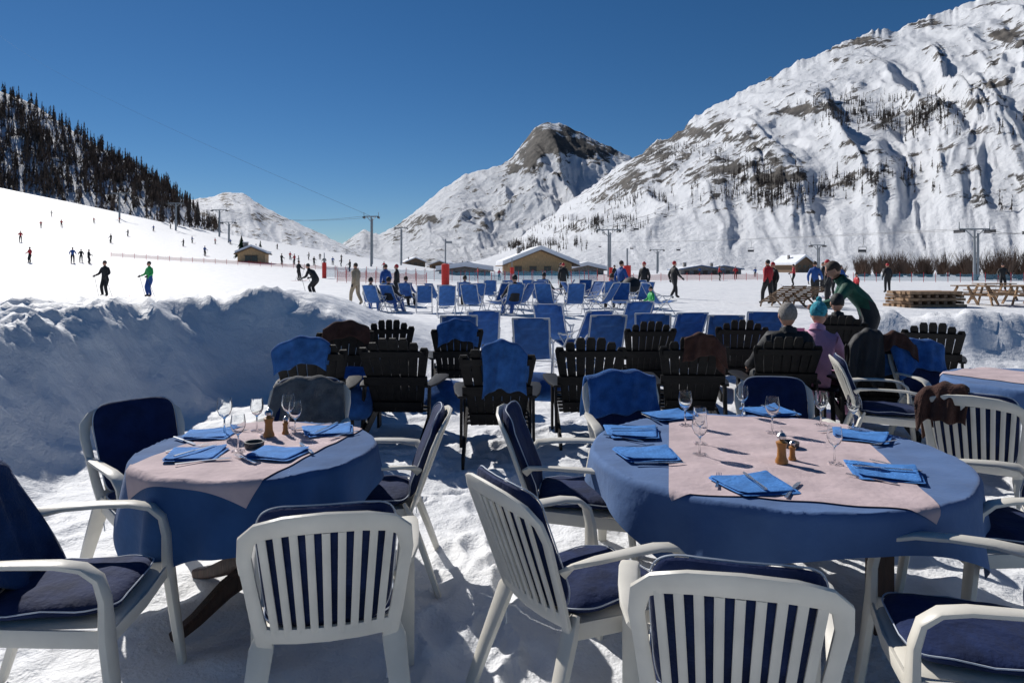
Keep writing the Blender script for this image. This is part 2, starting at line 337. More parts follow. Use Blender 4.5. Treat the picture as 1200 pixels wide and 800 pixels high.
for px,Y,h,k,r in [(283,112,4.3,'pine',.27),(305,118,3.6,'pine',.26),(208,255,14,'larch',.13),(222,258,13,'larch',.12),(232,256,11.5,'larch',.13),(245,262,8,'larch',.15),(190,258,9,'larch',.14),(1108,150,5,'larch',.12)]:
    mb=MB(); conifer(mb,0,0,0,h,k,14,11,r,.25 if k=='larch' else .1); x,y,z=place(px,Y); put('pine_tree' if k=='pine' else 'larch_tree',mb.mesh('conifer',0),(x,y,z))
def shrubs(name,lst):
    mb=MB()
    for px,Y,h in lst:
        x,y,z=place(px,Y)
        for i in range(46):
            a=random.random()*6.28; sp=random.uniform(.1,.55); p=V(x+random.uniform(-.3,.3),y+random.uniform(-.3,.3),z)
            d=V(math.cos(a)*sp,math.sin(a)*sp,1).normalized(); L=h*random.uniform(.5,1); w=.05*h/4
            q=p+d*L*.5; e=q+(d+V(random.uniform(-.3,.3),random.uniform(-.3,.3),.1)).normalized()*L*.5
            mb.add([p+V(w,0,0),p-V(w,0,0),q-V(w*.6,0,0),q+V(w*.6,0,0),e],[(0,1,2,3),(3,2,4)],'twig')
            for k2 in range(4):
                b=p.lerp(e,random.uniform(.3,.9)); e2=b+(d+V(random.uniform(-1,1),random.uniform(-1,1),.4)).normalized()*L*.28
                mb.add([b+V(w*.4,0,0),b-V(w*.4,0,0),e2],[(0,1,2)],'twig')
    put(name,mb.mesh(name,0))
shrubs('bare_shrubs',[(random.uniform(1000,1140),random.uniform(120,160),random.uniform(2.5,5.6)) for i in range(60)]+[(random.uniform(1140,1260),random.uniform(85,105),random.uniform(2.6,5.5)) for i in range(38)]+[(random.uniform(940,1000),random.uniform(150,170),random.uniform(1.5,3)) for i in range(12)])
# ------------------------------------------------------------ white armchair
def bp(x,z): return -.21-.17*((z-.42)/.45)-.045*(1-(x/.26)**2)
def chair_mesh():
    mb=MB(); W='plastic'
    out=[(-.20,.40),(-.222,.52),(-.238,.65),(-.25,.75),(-.24,.815),(-.20,.848),(-.12,.868),(0,.876)]
    out=out+[(-a,b) for a,b in out[-2::-1]]
    wd=[.05,.045,.042,.045,.055,.062,.068,.07]; wd=wd+wd[-2::-1]
    mb.sweep([(x,bp(x,z),z) for x,z in out],wd,.02,(0,1,0.35),W,10)
    for i in range(9):
        f=(i-4)/4; mb.sweep([(f*.165+f*.03*k,bp(f*.165+f*.03*k,.44+.4*k),.44+.4*k) for k in (0,.25,.5,.75,1)],.026,.012,(0,1,.35),W,8)
    mb.sweep([(x,bp(x,.455),.455) for x in (-.205,-.1,0,.1,.205)],.06,.016,(0,1,.3),W,8)
    mb.pad(lambda a,b,c:(a*(.225+.02*b),.01+b*.245,.425+.013*c-.02*max(0,b-.6)),W,32,6,.35,.3)
    for s in (-1,1):
        mb.sweep([(s*.236,-.27,.63),(s*.255,-.24,.658),(s*.275,-.15,.668),(s*.288,-.02,.67),(s*.292,.1,.666),(s*.29,.175,.65),(s*.287,.222,.61),(s*.283,.24,.54),(s*.28,.245,.42),(s*.288,.27,.2),(s*.298,.295,0)],[.04,.055,.058,.06,.062,.062,.06,.062,.08,.066,.048],[.02,.02,.02,.02,.02,.022,.026,.03,.036,.034,.03],(0,.7,.7),W,10)
        mb.sweep([(s*.20,-.19,.46),(s*.215,-.225,.40),(s*.24,-.30,.2),(s*.262,-.37,0)],[.05,.08,.066,.048],[.02,.036,.034,.03],(0,1,.3),W,10)
        mb.sweep([(s*.272,.24,.40),(s*.245,.02,.405),(s*.212,-.21,.41)],.06,.014,(1,0,0),W,8)
    mb.sweep([(-.27,.245,.395),(0,.262,.40),(.27,.245,.395)],.05,.014,(0,1,0),W,8)
    def sc(a,b,c): return (a*.218,.012+b*.225,.470+.034*c+.007*math.sin(a*7)*math.cos(b*6))
    mb.pad(sc,'navy',44,12,.35,.55)
    def bc(a,b,c):
        z=.69+b*.225; x=a*(.212+.012*b); return (x,bp(x,z)+.045+.034*c+.005*math.sin(b*9)+.004*math.sin(a*8),z)
    mb.pad(bc,'navy',44,12,.38,.55)
    for fn,eo in ((sc,.35),(bc,.38)):
        pts=[fn(1.01*spw(math.cos(a),eo),1.01*spw(math.sin(a),eo),.25) for a in [math.tau*j/56 for j in range(57)]]
        mb.tube(pts,.0028,'piping',5)
    for s in (-1,1): mb.tube([(s*.19,-.2,.44),(s*.2,-.235,.36),(s*.19,-.24,.27)],.003,'piping',4)
    return mb.mesh('garden_armchair',40)
CH=chair_mesh()
chairs=[(-1.62,2.5,1,.14),(-1.83,3.58,.75,-.6),(-1.33,4.2,.05,-1),(-.77,3.72,-1,-.1),(-.66,2.5,-.22,1),
 (.36,3.6,1,-.12),(.28,2.62,.85,.5),(.64,2.05,.22,1),(1.5,2.22,-1,.3),(2.2,3.1,-1,.12),(.80,4.42,.12,-1),(1.80,4.44,-.1,-1),
 (3.2,5.85,.9,-.3),(3.9,6.2,.1,-1),(2.95,4.3,.62,.75),(3.9,4.2,-.1,1)]
for x,y,dx,dy in chairs: put('garden_armchair',CH,(x,y,gz1(x,y)-.015),face(dx,dy))
def drape(name,x,y,dx,dy,k,w=.46,fl=.25,bl=.3,top=.9,yc=-.40,slope=.35,th=.035,x0=0,seed=0,gzo=None,crv=0):
    mb=MB()
    def fn(u,v):
        s=(v*(fl+bl))-fl; hem=1+.10*math.sin(u*4+seed)+.05*math.sin(u*9+seed*3); s*=hem if abs(s)>th*2 else 1
        xx=(u-.5)*w*(1+.06*math.sin(v*5+seed)); wv=(.014*math.sin(u*11+seed+v*3)+.010*math.sin(u*23+v*7+seed))*min(1,abs(s)/.1)
        r=th
        if s<-r: yy=r+ -(s+r)*slope; zz=-(-s-r)
        elif s>r: yy=-r-(s-r)*.04; zz=-(s-r)
        else: a=s/r*math.pi/2; yy=-math.sin(a)*r; zz=(math.cos(a))*r*.9
        zz+=.02*math.sin(u*5+seed)*abs(s)*2 + .008*math.sin(u*17+seed) -crv*(u-.5+x0)**2*4
        return V(x0+xx,yc+yy+wv*(1 if s<0 else -1),top+zz)
    mb.grid(fn,30,34,k); me=mb.mesh(name,60)
    o=put(name,me,(x,y,gz1(x,y)),face(dx,dy)); sm=o.modifiers.new('s','SOLIDIFY'); sm.thickness=.014; sm.offset=1
def cd(i,k,name,**a): x,y,dx,dy=chairs[i]; drape(name,x,y,dx,dy,k,**dict(dict(crv=.05),**a))
cd(0,'navy2','draped_blanket',w=.44,fl=.42,bl=.3,yc=-.36,top=.87,seed=1,th=.05,slope=.45)
cd(2,'grey','draped_blanket',w=.48,fl=.3,bl=.3,yc=-.36,top=.87,seed=2,th=.05)
cd(10,'towel','draped_towel',w=.52,fl=.3,bl=.3,yc=-.36,top=.88,seed=3,th=.055)
cd(13,'towel','draped_towel',w=.56,fl=.3,bl=.3,yc=-.36,top=.91,seed=4,th=.055)
cd(14,'brown','draped_blanket',w=.26,fl=.3,bl=.22,yc=-.36,top=.90,seed=5,th=.055,x0=-.16)
# ------------------------------------------------------------ tables
def drapefn(R,zt,off,seed,fold=.036,nf=11):
    def f(x,y):
        r=math.hypot(x,y); th=math.atan2(y,x); wr=float(vn(x*7,y*7,seed))*.003+ .002*math.sin(x*26+y*3)+.0015*math.sin(y*31+seed)
        if r<=R: return V(x,y,zt+wr+off)
        s=r-R; c=math.cos(th); sn=math.sin(th)
        ph=nf*th+1.6*math.sin(2*th+seed)+.8*math.sin(5*th+seed*2)
        amp=fold*min(1,s/.28)
        rr=R+.012+off+amp*(math.sin(ph)*.8+.5*abs(math.sin(ph*.5)))+.05*s
        k=min(1,s/.02); return V(c*(R+(rr-R)*k),sn*(R+(rr-R)*k),zt+off-s*.985+.004*math.sin(ph))
    return f
def table(cx,cy,R,a,rot,ck,offx=0,offy=0,legs='posts',run=None,corner=.1,seed=1):
    z=gz1(cx,cy); T=empty('round_table',(cx,cy,z)); f=drapefn(R,.752,0,seed)
    mb=MB(); N=170; cr,sr=math.cos(rot),math.sin(rot)
    def fn(u,v):
        p,q=2*u-1,2*v-1; k=1-corner*(abs(p*q))**1.5; x,y=p*a*k,q*a*k
        return f(offx+x*cr-y*sr,offy+x*sr+y*cr)
    mb.grid(fn,N,N,ck); o=put('tablecloth',mb.mesh('tablecloth',80),parent=T)
    if run:
        rx,ry,w,l,ra=run; g=drapefn(R,.752,.006,seed); mb=MB(); c2,s2=math.cos(ra),math.sin(ra)
        mb.grid(lambda u,v:g(rx+(u-.5)*w*c2-(v-.5)*l*s2,ry+(u-.5)*w*s2+(v-.5)*l*c2),60,80,'pink'); put('table_runner',mb.mesh('table_runner',80),parent=T)
    mb=MB(); mb.lathe([(0.01,.715),(R-.02,.715),(R-.005,.725),(R-.005,.738),(R-.02,.743),(.01,.743)],'wood',48); put('top',mb.mesh('top'),parent=T)
    mb=MB()
    if legs=='posts':
        for sx,sy in ((-.42,-.25),(.42,-.25),(.42,.35),(-.42,.35)): mb.box((sx*R,sy*R*1.6,.355),(.085,.085,.71),'wood')
        mb.box((0,-.4*R,.66),(.84*R-.09,.05,.1),'wood'); mb.box((0,.56*R,.66),(.84*R-.09,.05,.1),'wood')
    else:
        mb.lathe([(.05,.06),(.06,.12),(.045,.25),(.06,.45),(.05,.6),(.09,.70),(.01,.712)],'wood',16)
        for i in range(4):
            an=i*math.pi/2+math.radians(62); c,s=math.cos(an),math.sin(an)
            mb.sweep([(c*.03,s*.03,.17),(c*.2,s*.2,.13),(c*.36,s*.36,.06),(c*.47,s*.47,.03)],[.06,.06,.06,.055],[.11,.09,.06,.05],(0,0,1),'wood',8)
    put('legs',mb.mesh('legs'),parent=T); return z
TZ1=table(-1.25,3.38,.56,.80,math.radians(8),'cloth',-.06,-.07,'ped',(-.03,-.03,.70,1.10,math.radians(-14)),.12,2)
TZ2=table(1.27,3.38,.865,1.02,math.radians(4),'cloth_l',0,0,'posts',(.02,-.0,1.0,1.54,math.radians(-13)),.14,5)
table(4.12,5.3,.66,.84,.4,'cloth_l',0,0,'posts',(0,0,.7,1.2,.5),.15,9)
def napkin(seed):
    mb=MB(); rs=random.Random(seed); fl=rs.uniform(.9,1.05)
    for l in range(3):
        sk=rs.uniform(-.012,.012); s1=rs.uniform(0,6)
        mb.pad(lambda a,b,c:(a*(.135-.004*l)+sk+.01*b*a,b*(.12*fl-.003*l)-sk+.006*math.sin(a*3+s1),.004+.004*l+.002*c+.0022*math.sin(a*4+s1)*b+.0016*math.sin(b*9+a*5+s1)+(.012 if l==2 else 0)*max(0,a*b)**3),'napkin',40,6,.12,.12)
    return mb.mesh('folded_napkin',50)
NAPS=[napkin(i) for i in range(4)]
mb=MB(); mb.sweep([(0,-.1,.004),(0,-.04,.006),(0,.02,.006)],[.014,.009,.006],.003,(0,0,1),'steel',6); mb.sweep([(0,.018,.006),(0,.04,.004),(0,.055,.004)],[.006,.022,.024],.002,(0,0,1),'steel',6)
for i in range(4): mb.sweep([((i-1.5)*.006,.054,.004),((i-1.5)*.0065,.1,.008)],[.0035,.002],.002,(0,0,1),'steel',4)
FORK=mb.mesh('fork')
mb=MB(); mb.sweep([(0,-.11,.005),(0,-.03,.005),(0,0,.005)],[.016,.012,.01],.006,(0,0,1),'steel',6); mb.sweep([(0,0,.005),(0,.06,.005),(.002,.11,.004),(.005,.125,.004)],[.01,.02,.016,.004],.0015,(0,0,1),'steel',6)
KNIFE=mb.mesh('knife')
mb=MB(); mb.lathe([(.034,0),(.034,.002),(.012,.004),(.0045,.01),(.004,.075),(.008,.084),(.026,.10),(.036,.125),(.037,.145),(.031,.185),(.030,.185),(.035,.145),(.034,.126),(.024,.103),(.003,.09)],'glass',20)
GLASS=mb.mesh('wine_glass',60)
mb=MB(); mb.lathe([(.005,0),(.03,0),(.03,.012),(.022,.03),(.02,.07),(.028,.10),(.014,.108),(.01,.112)],'amber',16,cap=True); mb.lathe([(.008,.112),(.02,.118),(.023,.132),(.012,.146),(.005,.148),(.006,.156),(.001,.158)],'steel',16)
MILL=mb.mesh('pepper_mill')
mb=MB(); mb.lathe([(.001,0),(.045,0),(.048,.025),(.04,.025),(.037,.008),(.001,.008)],'dark',16); ASH=mb.mesh('ashtray')
def onT(px,py,tz): Y=(H-tz-.765)*800/(py-315); return (px-600)/800*Y,Y,tz+.761
for tz,naps,gl,mills in ((TZ2,[(884,568,.2),(758,532,.1),(740,506,-.1),(786,487,.3),(903,482,.3),(1008,511,-.5),(1036,553,-.35)],[(820,518),(803,497),(870,486),(962,497),(978,541),(820,531),(905,505),(1000,500)],[(916,541)]),
      (TZ1,[(228,532,.15),(324,531,-.2),(384,504,.3),(246,509,.1)],[(263,508),(301,503),(346,507),(279,527),(338,500)],[(315,510)])):
    tc=(1.27,3.38) if tz is TZ2 else (-1.25,3.38)
    for q,(px,py,r) in enumerate(naps):
        x,y,z=onT(px,py,tz); put('folded_napkin',NAPS[q%4],(x,y,z),r,1 if tz is TZ2 else .9)
        dx,dy=tc[0]-x,tc[1]-y; l=math.hypot(dx,dy); dx/=l;dy/=l; fr=face(dx,dy)
        put('fork',FORK,(x-dy*.145,y+dx*.145,z+.001),fr+.1); put('knife',KNIFE,(x+dy*.145,y-dx*.145,z+.001),fr-.15)
        if q%2==0: put('knife',KNIFE,(x,y,z+.018),fr+.5)
    for px,py in gl: x,y,z=onT(px,py,tz); put('wine_glass',GLASS,(x,y,z),0,random.uniform(.92,1.05))
    for px,py in mills: x,y,z=onT(px,py,tz); put('pepper_mill',MILL,(x,y,z),0,.95); put('salt_shaker',MILL,(x+.07,y+.05,z),0,.6)
x,y,z=onT(298,522,TZ1); put('ashtray',ASH,(x,y,z)); x,y,z=onT(925,522,TZ2); put('ashtray',ASH,(x,y,z))
# ------------------------------------------------------------ adirondack
mb=MB(); K='black'
def bk(z): return -.22-.27*(z-.3)/.7
nS=7
for i in range(nS):
    f=(i-3)/3; top=1.02-.10*f*f-(.008 if i%2 else 0); x0,x1=f*.20,f*.285
    mb.sweep([(x0,bk(.28),.28),((x0+x1)/2,bk(.64),.64),(x1,bk(top-.03),top-.03),(x1,bk(top),top)],[.066,.078,.087,.06],.02,(0,1,.4),K,8,.3)
for z,w in ((.36,.46),(.60,.60),(.86,.58)): mb.beam((-w/2,bk(z)-.026,z),(w/2,bk(z)-.026,z),.06 if z!=.6 else .09,.024,(0,1,.4),K)
for i in range(6):
    yy=.30-.095*i; zz=.37-.016*i-(.012 if i==0 else 0); mb.beam((-.27,yy,zz),(.27,yy,zz),.082,.02,(0,.05,1),K)
for s in (-1,1):
    mb.beam((s*.283,.33,.35),(s*.283,-.62,.05),.11,.024,(1,0,0),K)
    mb.beam((s*.31,.27,0),(s*.31,.27,.535),.10,.024,(1,0,0),K)
    mb.beam((s*.31,-.36,.12),(s*.31,-.30,.55),.07,.024,(1,0,0),K)
    mb.sweep([(s*.30,-.38,.55),(s*.32,-.2,.55),(s*.335,.15,.55),(s*.335,.33,.55),(s*.33,.36,.55)],[.07,.11,.15,.14,.09],.022,(0,0,1),K,8,.3)
mb.beam((-.26,.335,.33),(.26,.335,.33),.10,.02,(0,1,0),K)
ADI=mb.mesh('adirondack_chair',30)
adi=[(372,6.6,.15),(473,6.75,-.05),(583,6.2,.02),(686,6.7,0),(803,6.8,-.06),(908,7.1,-.1),(1012,7.0,-.15),(1088,8.4,-.45),(400,8.2,.35),(750,8.7,.1),(860,9.0,-.1),(455,9.2,.2),(975,9.3,-.2),(535,8.9,.1)]
AP=[]
for px,Y,r in adi:
    x,y,z=place(px,Y); put('adirondack_chair',ADI,(x,y,z-.015),r); AP.append((x,y,r))
def ad(i,k,name,**a): x,y,r=AP[i]; drape(name,x,y,-math.sin(r),math.cos(r),k,**dict(dict(yc=-.50,top=1.01,slope=.38,th=.035,crv=.09),**a))
ad(0,'towel','draped_towel',w=.48,fl=.2,bl=.24,x0=-.08,seed=6); ad(2,'towel','draped_towel',w=.38,fl=.3,bl=.4,x0=.06,seed=7); ad(4,'brown','draped_blanket',w=.40,fl=.3,bl=.22,seed=8,x0=.08)
ad(6,'brown','draped_blanket',w=.3,fl=.3,bl=.16,seed=9,x0=.15); ad(8,'brown','draped_blanket',w=.5,fl=.3,bl=.2,seed=10); ad(13,'towel','draped_towel',w=.5,fl=.3,bl=.25,seed=13)
ad(6,'c_black','hanging_jacket',w=.3,fl=.2,bl=.5,seed=11,x0=-.16,th=.06)
mb=MB(); mb.pad(lambda a,b,c:(a*.24,b*.2,.1+.09*c),'towel',28,8,.5,.7); PIL=mb.mesh('cushion')
for px,Y,zz in ((405,6.5,.40),(520,6.9,.40),(737,7.2,.42),(630,7.4,.40),(420,7.5,.45)): x,y,z=place(px,Y); put('seat_cushion',PIL,(x,y,z+zz-.1),.3,rot=(.6,.1,.3))
# ------------------------------------------------------------ deck chairs
mb=MB()
prof=[(-.52,1.0),(-.42,.84),(-.3,.64),(-.17,.46),(-.02,.37),(.15,.37),(.32,.42),(.48,.46)]
mb.grid(lambda u,v:V((u-.5)*.5,np.interp(v*7,range(8),[p[0] for p in prof]),np.interp(v*7,range(8),[p[1] for p in prof])-.015*math.sin(u*3.14)),8,21,'sling')
for s in (-1,1):
    mb.tube([(s*.265,a,b+.01) for a,b in prof],.014,'alu',6)
    mb.tube([(s*.28,-.05,.62),(s*.30,.1,.60),(s*.30,.25,.61)],.02,'alu',6); mb.tube([(s*.28,-.35,.72),(s*.30,-.05,.60),(s*.29,.42,.0)],.013,'alu',6); mb.tube([(s*.285,.3,.60),(s*.285,-.45,.0)],.013,'alu',6)
mb.tube([(-.27,-.52,1.01),(.27,-.52,1.01)],.014,'alu',6); mb.tube([(-.27,.48,.46),(.27,.48,.46)],.014,'alu',6); mb.tube([(-.28,-.45,.015),(.28,-.45,.015)],.012,'alu',6); mb.tube([(-.29,.42,.015),(.29,.42,.015)],.012,'alu',6)
mb.pad(lambda a,b,c:(a*.2,-.50-.03*c+.05*-b,.93+b*.09),'sling',20,6,.4,.7)
DECK=mb.mesh('deck_chair',40)
for px,Y,r in [(537,10.0,.1),(625,9.8,-.1),(706,10.0,.05),(682,11,.5),(765,10.4,-.2),(795,10.8,.2),(843,10.3,-.1),(893,10.6,-.25),(565,11.2,.1),(650,11.8,-.3),(735,12,.3)]:
    x,y,z=place(px,Y); put('deck_chair',DECK,(x,y,z),r,.95)
for row,(Y,a,b,n) in enumerate([(21,520,765,9),(24,440,755,12),(28,450,750,11)]):
    for i in range(n):
        px=a+(b-a)*i/(n-1)+random.uniform(-8,8); x,y,z=place(px,Y+random.uniform(-.5,.5)); put('deck_chair',DECK,(x,y,z),random.uniform(-.4,.4)+(.0 if random.random()<.6 else random.choice([1.2,-1.1,2.6])),.95)
# ------------------------------------------------------------ people
BASE=dict(pelvis=(0,0,.95),belly=(0,0,1.1),chest=(0,.0,1.32),neck=(0,0,1.47),head=(0,.01,1.56))
for s,n in ((-1,'L'),(1,'R')):
    BASE.update({'sh'+n:(s*.17,0,1.40),'el'+n:(s*.25,-.03,1.13),'wr'+n:(s*.26,.08,.90),'hip'+n:(s*.095,0,.90),'kn'+n:(s*.11,.03,.50),'an'+n:(s*.12,0,.10),'to'+n:(s*.13,.17,.05)})
RAD=dict(pelvis=.145,belly=.13,chest=.15,neck=.065,head=.055,sh=.078,el=.056,wr=.042,hip=.105,kn=.075,an=.06,to=.045)
def person_mesh(name,pose,jk,pk,hat='c_black',skinhead='skin',glove='c_black',skis=False,hair='hair_b',boot='c_black',lookyaw=0,poles=False,headpitch=0):
    J=dict(BASE); J.update(pose); names=list(J); idx={n:i for i,n in enumerate(names)}
    E=[('pelvis','belly'),('belly','chest'),('chest','neck'),('neck','head')]
    for n in 'LR': E+=[('chest','sh'+n),('sh'+n,'el'+n),('el'+n,'wr'+n),('pelvis','hip'+n),('hip'+n,'kn'+n),('kn'+n,'an'+n),('an'+n,'to'+n)]
    me=bpy.data.meshes.new('tmp'); me.from_pydata([J[n] for n in names],[(idx[a],idx[b]) for a,b in E],[])
    o=bpy.data.objects.new('tmp',me); bpy.context.scene.collection.objects.link(o)
    sk=o.modifiers.new('sk','SKIN'); sk.use_smooth_shade=True; sb=o.modifiers.new('sb','SUBSURF'); sb.levels=1
    for i,n in enumerate(names):
        r=RAD.get(n) or RAD[n[:-1]]; d=me.skin_vertices[0].data[i]; d.radius=(r*1.12,r*1.12); d.use_root=(n=='pelvis')
    dg=bpy.context.evaluated_depsgraph_get(); em=o.evaluated_get(dg).to_mesh()
    vs=[v.co.copy() for v in em.vertices]; fs=[tuple(p.vertices) for p in em.polygons]
    mb=MB()
    def lk(a,b):
        q=a+b
        if 'to' in (a[:2],b[:2]) : return boot
        if 'kn' in q or 'hip' in q: return pk
        if 'head' in q: return 'skin'
        return jk
    groups={}
    for f in fs:
        c=sum((vs[i] for i in f),Vector())/len(f); best=1e9;kk=jk
        for a,b in E:
            A,B=Vector(J[a]),Vector(J[b]); t=max(0,min(1,(c-A).dot(B-A)/(B-A).length_squared)); d=(c-A.lerp(B,t)).length-(RAD.get(a) or RAD[a[:-1]])*.5
            if d<best: best=d;kk=lk(a,b)
        groups.setdefault(kk,[]).append(f)
    for kk,l in groups.items():
        used={};vv=[];ff=[]
        for f in l:
            for i in f:
                if i not in used: used[i]=len(vv); vv.append(vs[i])
            ff.append(tuple(used[i] for i in f))
        mb.add(vv,ff,kk)
    o.evaluated_get(dg).to_mesh_clear(); bpy.data.objects.remove(o)
    ne=Vector(J['neck']); hd=Vector(J['head'])
    mb.tube([ne-(hd-ne)*.2,ne+(hd-ne)*.55],[.085,.075],jk,12)
    R=Matrix.Rotation(lookyaw,3,'Z')@Matrix.Rotation(headpitch,3,'X'); hc=hd+R@V(0,.012,.085)
    def hf(a,b,c):
        x=a*.076; y=b*.096; z=c*.118
        if c<0: x*=1-.28*c*c; y=y*(1-.12*c*c)+(.012 if b>0 else 0)*(-c)
        if b>.8 and -.35<c<.1 and abs(a)<.3: y+=.012*(1-abs(a)/.3)
        if b>.6 and .0<c<.25 and .2<abs(a)<.6: y-=.008
        return hc+R@V(x,y,z)
    mb.pad(hf,'skin',24,16,1,1)
    mb.sweep([hc+R@V(0,.092,.02),hc+R@V(0,.108,-.012),hc+R@V(0,.115,-.03),hc+R@V(0,.094,-.038)],[.012,.02,.028,.02],.016,R@V(0,1,.1),'skin',8,1)
    for s in (-1,1):
        mb.ell(hc+R@V(s*.031,.083,.008),(.012,.008,.008),'eye',8,6); mb.ell(hc+R@V(s*.078,-.002,-.005),(.01,.02,.03),'skin',8,6,R)
    mb.ell(hc+R@V(0,.092,-.058),(.024,.008,.006),'c_red',8,5,R)
    hk=hat or hair
    mb.pad(lambda a,b,c:hc+R@V(a*.087,-.012+b*(.10 if b<0 else .102),(.015 if not hat else .03)+(.112*c if c>0 else .055*c*(1.6 if b<0 else .3))),hk,24,10,1,1)
    if hat=='teal': mb.ell(hc+R@V(0,-.01,.16),(.03,.03,.028),'teal',10,8)
    for n,s in (('L',-1),('R',1)):
        w=Vector(J['wr'+n]); d=(w-Vector(J['el'+n])).normalized(); side=d.cross(V(s,0,0)).normalized()
        if side.length<.1: side=V(0,0,1)
        nr=d.cross(side).normalized(); pc=w+d*.045
        mb.sweep([w-d*.01,w+d*.03,w+d*.085],[.05,.078,.082],[.045,.036,.028],nr,glove,10,.8)
        for i in range(4):
            off=(i-1.5)*.02; L=[.062,.075,.07,.055][i]; b=w+d*.08+side*off; curl=nr*(-s)*.5
            mb.tube([b-d*.01,b+d*L*.45+curl*.012,b+d*L*.75+curl*.04,b+d*L*.85+curl*.07],[.0105,.0105,.0095,.007],glove,6)
        b=w+d*.03-side*.032; mb.tube([b,b+d*.03-side*.025,b+d*.06-side*.03],[.013,.012,.009],glove,6)
        if poles:
            p=w+d*.05; mb.tube([p+V(0,.03,.1),V(p.x+s*.1,p.y-.35,.02)],.009,'dark',5)
    if skis:
        for n in 'LR':
            a=Vector(J['an'+n]); x=a.x; y=a.y; mb.sweep([(x,y-.75,.012),(x,y+.7,.012),(x,y+.85,.03),(x,y+.95,.09)],[.08,.07,.09,.04],.012,(0,0,1),'c_red' if jk!='c_red' else 'c_blue',8)
    return mb.mesh(name,50)
crouch=dict(pelvis=(0,-.18,.80),belly=(0,-.08,.95),chest=(0,.12,1.14),neck=(0,.24,1.26),head=(0,.29,1.33),hipL=(-.1,-.16,.76),hipR=(.1,-.16,.76),knL=(-.13,.14,.47),knR=(.13,.14,.47),anL=(-.13,-.02,.1),anR=(.13,-.02,.1),toL=(-.13,.15,.05),toR=(.13,.15,.05),shL=(-.17,.15,1.19),shR=(.17,.15,1.19),elL=(-.26,.2,.94),elR=(.26,.2,.94),wrL=(-.24,.4,.88),wrR=(.24,.4,.88))
skiA=dict(elL=(-.3,.02,1.15),wrL=(-.3,.27,1.05),elR=(.3,.02,1.15),wrR=(.3,.27,1.05),knL=(-.12,.1,.5),knR=(.12,.1,.5),hipL=(-.1,-.05,.9),hipR=(.1,-.05,.9),pelvis=(0,-.05,.93),anL=(-.13,0,.1),anR=(.13,0,.1))
walk=dict(knL=(-.1,.18,.52),anL=(-.1,.2,.12),toL=(-.1,.37,.08),knR=(.1,-.02,.5),anR=(.1,-.25,.14),toR=(.11,-.1,.06),elL=(-.26,-.12,1.14),wrL=(-.26,-.05,.9),elR=(.26,.06,1.14),wrR=(.25,.26,.98))
lean=dict(pelvis=(0,-.1,.93),belly=(0,.0,1.07),chest=(0,.17,1.27),neck=(0,.28,1.38),head=(0,.34,1.45),shL=(-.17,.22,1.31),shR=(.17,.22,1.31),elL=(-.24,.38,1.10),wrL=(-.2,.60,1.04),elR=(.25,.30,1.08),wrR=(.2,.52,.98),hipL=(-.1,-.1,.9),hipR=(.1,-.1,.9))
sit=dict(pelvis=(0,-.12,.47),belly=(0,-.2,.62),chest=(0,-.28,.84),neck=(0,-.29,.98),head=(0,-.27,1.06),hipL=(-.1,-.08,.45),hipR=(.1,-.08,.45),knL=(-.14,.36,.50),knR=(.14,.36,.50),anL=(-.14,.48,.1),anR=(.14,.48,.1),toL=(-.15,.65,.05),toR=(.15,.65,.05),shL=(-.17,-.27,.92),shR=(.17,-.27,.92),elL=(-.28,-.1,.66),elR=(.28,-.1,.66),wrL=(-.27,.15,.61),wrR=(.27,.15,.61))
situp=dict(sit); situp.update(pelvis=(0,-.05,.47),belly=(0,-.06,.62),chest=(0,-.04,.84),neck=(0,-.01,.99),head=(0,.03,1.07),shL=(-.17,-.02,.92),shR=(.17,-.02,.92),elL=(-.22,.12,.68),elR=(.22,.12,.68),wrL=(-.12,.34,.76),wrR=(.12,.34,.76))
def who(name,me,px,Y,rz,sc=1,dz=0):
    x,y,z=place(px,Y); return put(name,me,(x,y,z+dz),rz,sc)
P=person_mesh
skier_b=P('skier_black',skiA,'c_black','c_black',skis=True,poles=True); skier_g=P('skier_green',skiA,'c_green','c_blue',skis=True,poles=True,hat='c_black')
skier_r=P('skier_red',skiA,'c_red','c_black',skis=True,poles=True); skier_bl=P('skier_blue',skiA,'c_blue','c_black',skis=True,poles=True)
skier_c=P('skier_crouch',crouch,'c_black','c_black',skis=True,poles=True)
who('skier',skier_b,123,34,2.9,1.02); who('skier',skier_g,175,34,2.6,1.0); who('skier',skier_c,367,34,1.2,1.08)
who('standing_person',P('person_beige',walk,'c_beige','c_beige',hat='hair_b'),417,28,1.0,.98)
who('standing_person',P('person_red_black',walk,'c_red','c_black',hat='c_black'),900,27,.4,1.0)
stand_b=P('person_black',{}, 'c_black','c_black',hat='c_red'); stand_bl=P('person_blue',walk,'c_blue','c_black',hat='hair_b')
who('standing_person',stand_b,906,27.4,2.0,.95)
who('standing_person',P('person_black2',walk,'c_black','c_black',hat='c_red'),790,32,-1.2,1)
who('leaning_man',P('man_green',lean,'c_dgreen','c_black',hat=None,glove='skin',headpitch=-.4),1012,9.7,math.radians(75),1.04)
for px,Y,mm,r in ((452,30,stand_bl,.5),(465,31,stand_b,1.5),(728,26,stand_bl,-1),(755,30,stand_b,2.5),(660,36,stand_b,0),(970,24,stand_b,1.2),(955,29,stand_bl,-.6),(1040,40,stand_b,0)): who('standing_person',mm,px,Y,r,.97)
x,y,r=AP[5]
put('seated_man',P('man_seated',sit,'c_black','c_black',hat=None,hair='hair_g',glove='skin'),(x+.05,y+.0,gz1(x,y)),r,1.04)
put('seated_woman',P('woman_pink',situp,'c_pink','c_pink',hat='teal',glove='skin',headpitch=-.1),(3.2,7.15,gz1(3.2,7.1)),-.7,1.0)
